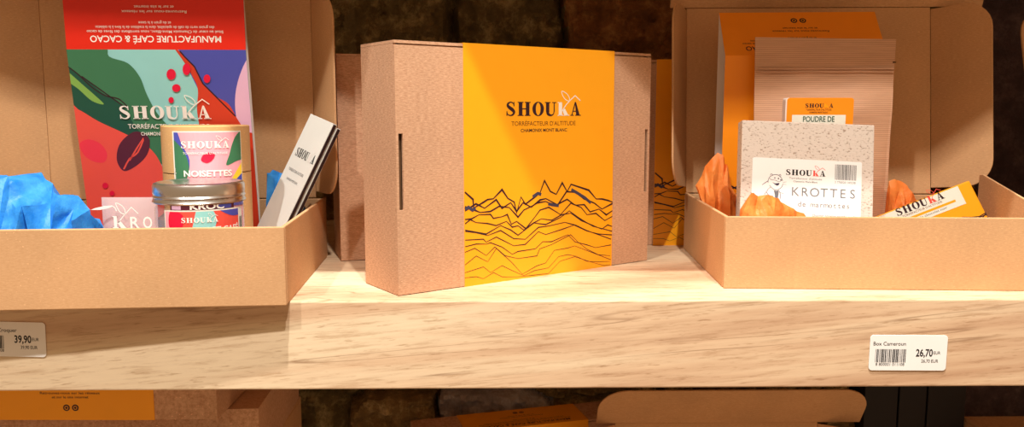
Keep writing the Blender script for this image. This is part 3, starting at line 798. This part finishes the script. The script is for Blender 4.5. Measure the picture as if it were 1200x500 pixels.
# ------------------------------------------------------------------ slim silver bars at right of the left box
def silver_bar(label, org, lift, back, ln=.1405, wd=.045, th=.0042, logo=True):
    n = Vector((-.79, -.62, 0)).normalized(); v = Vector((.43, .12, .90)).normalized()
    u = v.cross(n).normalized(); u = u if u.y < 0 else -u; n = u.cross(v).normalized()
    r = thing('chocolate_bar', label, 'chocolate bar', org)
    g = G(); T = frame(-n*back, u, v, n)
    g.box(0, wd, 0, ln, -th, 0, M['silver'], T)
    g.build('wrapper', r, bevel=.0004)
    g = G()
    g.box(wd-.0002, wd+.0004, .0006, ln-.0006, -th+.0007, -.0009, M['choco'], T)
    g.build('edge_band', r)['label'] = 'dark side of the wrapper'
    if logo:
        g = G(); g.logo(wd*.56, ln*.715, wd*.82, .0002, M['black'], M['label'], M['label'], T, .05, hs=1.5)
        g.text("TORRÉFACTEUR D'ALTITUDE", .0036, wd/2, ln*.615, .0002, M['grey_ink'], T, width=wd*.66)
        g.text('CHAMONIX MONT BLANC', .0030, wd/2, ln*.555, .0002, M['grey_ink'], T, width=wd*.5)
        g.build('lettering', r)
    return r, u, v, n
tip = at_d(364, 133, .746)
v_ = Vector((.43, .12, .90)).normalized()
bl_ = 0.1405
o1 = tip-v_*bl_
silver_bar('pale silver bar with black lettering leaning in the right corner of left open box', o1, 0, 0)
silver_bar('second slim bar tucked right behind the pale lettered bar', o1, 0, .0052, ln=.1385, logo=False)

# ------------------------------------------------------------------ tissue
def tissue(label, sil, yc, ry, mat, seed, z0=.0024, amp=1.0, keep=None):
    """crumpled sheet folded over itself: sil = silhouette points (pixels on the plane y=yc)"""
    rs = random.Random(seed); P = [on_y(x, y, yc) for x, y in sil]
    P = [Vector((P[0].x-.004, 0, z0))]+P+[Vector((P[-1].x+.004, 0, z0))]
    xs = [p.x for p in P]; hs = [max(.004, p.z-z0) for p in P]; cx = (xs[0]+xs[-1])/2; half = (xs[-1]-xs[0])/2
    nu, nv = max(9, len(sil)+3), 8; ctrl = []
    for i in range(nv+1):
        row = []
        for j in range(nu+1):
            x = xs[0]+(xs[-1]-xs[0])*j/nu; e = min(1, max(0, 1-((x-cx)/half)**2))**.5
            hh = float(np.interp(x, xs, hs)); a = math.pi*i/nv
            jx, jy, jz = (rs.uniform(-1, 1) for _ in range(3))
            inner = 1 if 0 < i < nv and 0 < j < nu else 0
            y = yc-ry*math.cos(a)*(.35+.65*e)+jy*ry*.26*inner*amp
            z = z0+hh*math.sin(a)**.75*(1+(jz*.16-.06)*inner*amp*(0 if i == nv//2 else 1))
            x += jx*half/nu*.62*inner
            if keep and z < .066: x = max(x, keep)
            row.append(Vector((x, y, z)))
        ctrl.append(row)
    # each quad is folded along one diagonal, then refined with small dents
    K = 5; V = []; Fc = []; idx = {}
    def vert(p):
        k = (round(p.x, 6), round(p.y, 6), round(p.z, 6))
        if k not in idx:
            idx[k] = len(V); q = p*62+Vector((seed*5.3, 0, 0))
            d = noise.noise(q)*.0016+noise.noise(q*2.7)*.0007
            V.append((p.x+d*.5, p.y-d, max(z0, p.z+d)))
        return idx[k]
    for i in range(nv):
        for j in range(nu):
            a, b, c, d = ctrl[i][j], ctrl[i][j+1], ctrl[i+1][j+1], ctrl[i+1][j]
            for T3 in (((a, b, c), (a, c, d)) if (i*7+j*3+seed) % 5 < 3 else ((a, b, d), (b, c, d))):
                A, B, C_ = T3; pt_ = lambda r, t: A+(B-A)*(r/K)+(C_-A)*(t/K)
                for r in range(K):
                    for t in range(K-r):
                        Fc.append((vert(pt_(r, t)), vert(pt_(r+1, t)), vert(pt_(r, t+1))))
                        if r+t < K-1: Fc.append((vert(pt_(r+1, t)), vert(pt_(r+1, t+1)), vert(pt_(r, t+1))))
    g = G(); g.add([(x-cx, y-yc, z-z0) for x, y, z in V], Fc, M[mat]); o = g.build('tissue_paper')
    o.location = (cx, yc, z0)
    me = o.data; me.polygons.foreach_set('use_smooth', [True]*len(me.polygons)); me.set_sharp_from_angle(angle=R(52))
    return tag(o, label, 'tissue paper')
tissue('large crumpled blue tissue paper at the left end of the left open box', [(-26, 218), (-10, 208), (5, 205), (28, 205), (50, 213), (70, 226), (86, 229), (98, 240), (103, 258), (106, 272)], .050, .042, 'blue_tissue', 3)
tissue('blue tissue paper peeking out behind the leaning silver bars', [(314, 203), (322, 203), (334, 203), (346, 207), (352, 222), (357, 246)], .162, .011, 'blue_tissue', 8)
tissue('tall spike of orange tissue paper at left corner of right open box', [(809, 232), (814, 222), (826, 197), (835, 182), (842, 178), (849, 187), (855, 208), (861, 230), (867, 246)], .165, .018, 'orange_tissue', 5, keep=.1915)
tissue('orange tissue paper bunched in front of the speckled card', [(869, 248), (873, 236), (877, 226), (882, 224), (888, 231), (898, 227), (908, 231), (918, 238), (930, 246), (944, 251), (948, 262)], .062, .012, 'orange_tissue', 12, amp=.8)
tissue('orange tissue paper clump between ribbed pouch and labelled orange bar', [(1041, 212), (1045, 209), (1050, 211), (1061, 216), (1069, 228), (1077, 243)], .150, .011, 'orange_tissue', 21)

# ------------------------------------------------------------------ right box contents
def barcode(g, x0, x1, y0, y1, z, T, n=34, seed=1, mat='black'):
    rs = random.Random(seed); x = x0; st = (x1-x0)/n
    while x < x1-st*.5:
        wd = st*rs.choice((.4, .7, 1.1)); g.rect(x, min(x+wd, x1), y0, y1, z, M[mat], T); x += wd+st*rs.choice((.4, .7, 1.0))
def face(TLp, TRp, BLp, yd):      # helper frame for a slab whose front is seen between given pixels
    pass
def krottes():
    yb, yt = .078, .100
    tl, tr = on_y(870, 140.5, yt), on_y(1025, 146.5, yt-.004); u = (tr-tl); wd = u.length; u.normalize()
    bl = Vector((tl.x-.001, yb, .0102)); v0 = tl-bl; v0 -= u*v0.dot(u); hh = v0.length; v = v0.normalized(); n = u.cross(v)
    org = tl-v*hh; r = thing('speckled_box', 'pale speckled card box with white label leaning in the middle of right open box', 'box', org)
    g = G(); T = frame((0, 0, 0), u, v, n); g.box(0, wd, 0, hh, -.014, 0, M['seed'], T); g.build('box_body', r, bevel=.0008)
    def q(x, y): p = on_plane(x, y, org, n)-org; return (p.dot(u), p.dot(v))
    a, b = q(882, 184), q(1010, 190); w2 = b[0]-a[0]; al = math.atan2(b[1]-a[1], w2); h2 = .052
    g = G(); L = T @ frame((a[0], a[1], .0002), (math.cos(al), math.sin(al), 0), (-math.sin(al), math.cos(al), 0), (0, 0, 1))
    w2 = math.hypot(w2, b[1]-a[1]); sy = w2/127.
    Y = lambda y: -y*sy
    g.prism(rrect(0, w2, -h2, 0, .0015), 0, .0002, M['label'], L); z = .0003
    g.logo(62*sy, Y(19), 46*sy, z, M['black'], M['coral'], M['coral'], L, .05)
    g.text("Torréfacteur d'altitude", .0022, 62*sy, Y(23.5), z, M['grey_ink'], L, width=38*sy); g.text('Chamonix Mont-Blanc', .002, 62*sy, Y(27), z, M['black'], L, width=28*sy)
    barcode(g, 96*sy, 121*sy, Y(22), Y(4), z, L, 30, 4); g.text('3 770020 140238', .0025, 108*sy, Y(26), z, M['grey_ink'], L, width=24*sy)
    x = 47.0
    for ch in 'KROTTES': g.text(ch, .0108, (x+4)*sy, Y(43), z, M['grey_ink'], L, -.004); x += 11.0
    x = 54.0
    for ch in 'de marmottes':
        if ch != ' ': g.text(ch, .0062, (x+2)*sy, Y(55), z, M['grey_ink'], L)
        x += 5.1
    g.text('Chocolat, noisettes torréfiées, café', .0028, 96*sy, Y(66), z, M['grey_ink'], L, width=50*sy)
    # small ink drawing of a marmot's head and chest
    mm = lambda pts: [(px_*sy, Y(py_)) for px_, py_ in pts]
    dr = M['ink_blue']
    for pts, wd_ in (([(18.6, 29), (19, 25.5), (20.5, 22.4), (24, 20), (28, 19.2), (31, 20.2), (34, 23), (35.6, 26.5)], .55),
                     ([(36, 30), (34.5, 33.6), (31, 36.5), (27, 37), (23.5, 35.2), (20.5, 32)], .5), ([(12, 32), (15, 29.6), (18.6, 27)], .6),
                     ([(20, 24), (23, 25.6), (27, 25.8), (31, 27.4), (33.5, 27)], .4), ([(21, 20.6), (22, 18.6), (24, 19.6)], .5), ([(31, 19.6), (32.8, 18.8), (33.4, 21)], .5),
                     ([(17, 40), (20, 43.5), (25, 44.6)], .6), ([(18.5, 38), (15.5, 42), (14.5, 47)], .4), ([(32, 38), (33.5, 43), (33, 48)], .6),
                     ([(35.5, 28.5), (40, 27)], .25), ([(35.5, 30), (40, 30.4)], .25), ([(33, 40), (37, 41)], .3), ([(22, 34), (19, 36.5), (18, 39)], .4)):
        g.strip(mm(smooth_poly(pts, 3, False)), wd_*sy, z, dr, L)
    g.poly(mm([(23.5, 28.2), (27, 29.6), (32, 28.8), (31.4, 31), (29.4, 32.2), (27, 31)]), z, dr, L)
    g.poly(mm([(25.6, 37.6), (29, 38.2), (31.4, 37), (31.4, 42), (30.2, 48.6), (27.4, 47.6), (27, 43)]), z, M['grey_ink'], L)
    g.poly(mm(ell(26.4, 23.2, .7, .9, 10)), z, dr, L); g.poly(mm(ell(30.6, 23.8, .8, 1.0, 10)), z, dr, L); g.poly(mm(ell(33.6, 25.4, 1.1, .8, 10)), z, dr, L)
    g.build('label', r)['label'] = 'white printed label'
krottes()

def pouch():
    y0 = .157; tl, tr = on_y(885, 43.5, y0+.010), on_y(1050, 46, y0+.002)
    u = (tr-tl); wd = u.length; u.normalize(); hh = tl.z-.005
    r = thing('kraft_pouch', 'tall ribbed kraft paper pouch standing behind the speckled box', 'pouch', (tl.x, y0, .005))
    uu_ = Vector((u.x, u.y, 0)).normalized(); nx, nz = 36, 60; V = []; Fc = []
    for sd in (1, -1):
        for i in range(nz+1):
            t_ = i/nz
            for j in range(nx+1):
                s_ = j/nx
                fill = max(0, 1-t_/.82)
                bl = math.sin(math.pi*min(1, max(0, s_)))**.7*(fill**.6)*.013
                xx = s_*wd-(1-t_)*(.006*(s_-.2))*1.2
                wob = .0016*noise.noise(Vector((s_*3, t_*5, 4)))*(1 if t_ < .95 else .3)
                crease = .0022*math.exp(-((t_-.60-.10*s_)/.045)**2)*math.sin(s_*3.1)
                yy = (.010*(t_))-sd*(bl+.0004)+wob-(crease if sd > 0 else 0)-max(0, s_-.78)*.055*(1-t_)*(-1 if sd > 0 else 1)*.2
                p = uu_*xx+Vector((0, yy, t_*hh+s_*(tr.z-tl.z))); V.append(p)
    m_ = (nx+1)*(nz+1)
    for sd in range(2):
        for i in range(nz):
            for j in range(nx):
                q = sd*m_+i*(nx+1)+j; f = (q, q+1, q+nx+2, q+nx+1); Fc.append(f if sd == 0 else f[::-1])
    g = G(); g.add(V, Fc, M['pouch']); g.build('pouch_body', r, smooth=True)
    g = G(); a = Vector((0, .0095, hh*.885))
    for dz in (0, .003):
        g.box(.002, wd-.002, -.0016, -.0004, hh*.84+dz, hh*.84+dz+.0012, M['pouch'], Matrix.Translation((0, .0085, 0)) @ Matrix.Rotation(math.atan2(uu_.y, uu_.x), 4, 'Z'))
    g.build('zip_seal', r)
    g = G(); e = uu_*wd; g.box(-.0022, .0002, -.0009, .0009, 0, .0012, M['slot'], Matrix.Translation((e.x, e.y+.0085, hh*.895+(tr.z-tl.z)))); g.build('tear_notch', r)
pouch()

def powder_card():
    y0 = .1235; tl, tr = on_y(921, 114.5, y0), on_y(1001, 115.5, y0-.002); u = (tr-tl); wd = u.length; u.normalize()
    u2 = Vector((u.x, u.y, 0)).normalized(); n = u2.cross(Vector((0, 0, 1))); hh = tl.z-.0028
    r = thing('orange_packet', 'small orange packet peeking up between speckled box and ribbed pouch', 'packet', (tl.x, tl.y, .0028))
    T = frame((0, 0, 0), u2, (0, 0, 1), n); g = G()
    g.prism(rrect(0, wd, 0, hh, .0025), -.009, -.0003, M['inner'], T); g.prism(rrect(.0012, wd, 0, hh, .0025), -.0003, 0, M['orange_deep'], T)
    g.build('packet_body', r, bevel=.0003)
    sy = wd/80; Y = lambda y: hh-y*sy; g = G()
    g.logo(39.5*sy, Y(11.5), 33*sy, .0002, M['ink'], M['orange'], M['orange'], T, .05)
    g.text("TORRÉFACTEUR D'ALTITUDE", .0022, 39*sy, Y(15), .0002, M['brown_ink'], T, width=30*sy); g.text('CHAMONIX MONT BLANC', .0020, 39*sy, Y(18), .0002, M['brown_ink'], T, .01, width=22*sy)
    g.rect(8*sy, 71*sy, Y(60), Y(20), .0002, M['label_cream'], T); g.text('POUDRE DE', .0068, 39.5*sy, Y(28), .0004, M['green_dark'], T, .012, width=37*sy)
    g.text('CACAO', .0068, 39.5*sy, Y(38), .0004, M['green_dark'], T, .012)
    g.build('label', r)['label'] = 'white printed label on orange'
powder_card()

def orange_bar():
    d0, d1 = .715, .735
    tr = at_d(1136, 211, .735); tl = at_d(1052, 243.5, .730); br = at_d(1153, 257, .728)
    u = (tr-tl).normalized(); dv = br-tr; dv -= u*dv.dot(u); v = -dv.normalized(); n = u.cross(v); wd, hh = .100, .044
    org = tr-u*wd-v*hh
    r = thing('labelled_bar', 'orange wrapped bar with white label tilted at the right of the right open box', 'chocolate bar', org)
    T = frame((0, 0, 0), u, v, n); g = G(); g.box(0, wd, 0, hh, -.008, 0, M['orange'], T)
    zz = .0002; sy = wd/140.
    for k, b0 in enumerate((.30, .25, .2, .13)):
        pts = [(i/14*wd, hh*(b0+.05*math.sin(i*1.3+k)+.03*math.sin(i*2.9+k*2))) for i in range(15)]; g.strip(pts, .0008, zz, M['ink'], T)
    g.build('wrapper', r, bevel=.0012)
    def q(x, y): p = on_plane(x, y, tr, n)-org; return (p.dot(u), p.dot(v))
    a, b, c = q(1047, 249), q(1122, 218), q(1129, 239.5)
    g = G(); x1 = b[0]; y1 = b[1]; y0 = c[1]; x0 = x1-.078; hL = y1-y0
    x0 = max(.003, x0)
    g.prism([(x0, y0), (x1, y0), (x1, y1), (x0, y1)], .0001, .0003, M['label_cream'], T); wl = x1-x0
    g.logo(x0+wl*.50, y0+hL*.66, wl*.60, .0004, M['ink'], M['coral'], M['coral'], T, .05)
    g.text("TORRÉFACTEUR D'ALTITUDE", .0026, x0+wl*.5, y0+hL*.50, .0004, M['brown_ink'], T, width=wl*.5)
    g.rect(x0+wl*.12, x0+wl*.90, y0+hL*.28, y0+hL*.40, .0004, M['orange'], T)
    g.text('Tablette de chocolat noir', .003, x0+wl*.5, y0+hL*.12, .0004, M['grey_ink'], T, width=wl*.55)
    g.build('label', r)['label'] = 'white printed label'
orange_bar()

# ------------------------------------------------------------------ price labels on the shelf edge
def price(label, TL, TR_, hpx, title, price_, seed, bars=True, tx=None):
    a, b = on_y(*TL, -.0004), on_y(*TR_, -.0004); u = (b-a); u.y = 0; wd = u.length; u.normalize()
    v = Vector((-u.z, 0, u.x)); n = u.cross(v); s_ = wd/92.; hh = hpx*s_
    org = a-v*hh; r = thing('price_label', label, 'price label', org)
    T = frame((0, 0, 0), u, v, n); g = G(); g.prism(rrect(0, wd, 0, hh, .0026), 0, .0005, M['label'], T); g.build('label_paper', r, bevel=.0002)
    g = G(); z = .0006; Y = lambda y: hh-y*s_
    g.text(title, .0052*.78, 4*s_, Y(12.5), z, M['black'], T, .004, align='L')
    g.text(price_, .0080, (75)*s_, Y(25.5), z, M['black'], T, .022, align='R', width=20*s_)
    g.text('EUR', .0034, 76*s_, Y(23), z, M['black'], T, .004, align='L', width=8*s_)
    g.text(price_+' EUR', .0036, 82*s_, Y(33), z, M['black'], T, .004, align='R', width=20*s_)
    barcode(g, 7*s_, 43*s_, Y(33), Y(17), z, T, 34, seed); g.text('8 800001 011108', .0032, 25*s_, Y(37), z, M['black'], T, width=34*s_)
    g.build('print', r)
price('white price label reading 26,70 on the shelf edge at right', (1020, 392), (1111, 392.5), 43, 'Box Cameroun', '26,70', 3)
price('white price label reading 39,90 on the shelf edge cut by left frame edge', (-38, 375.5), (53, 377.5), 43, '75% Café à Croquer', '39,90', 9)
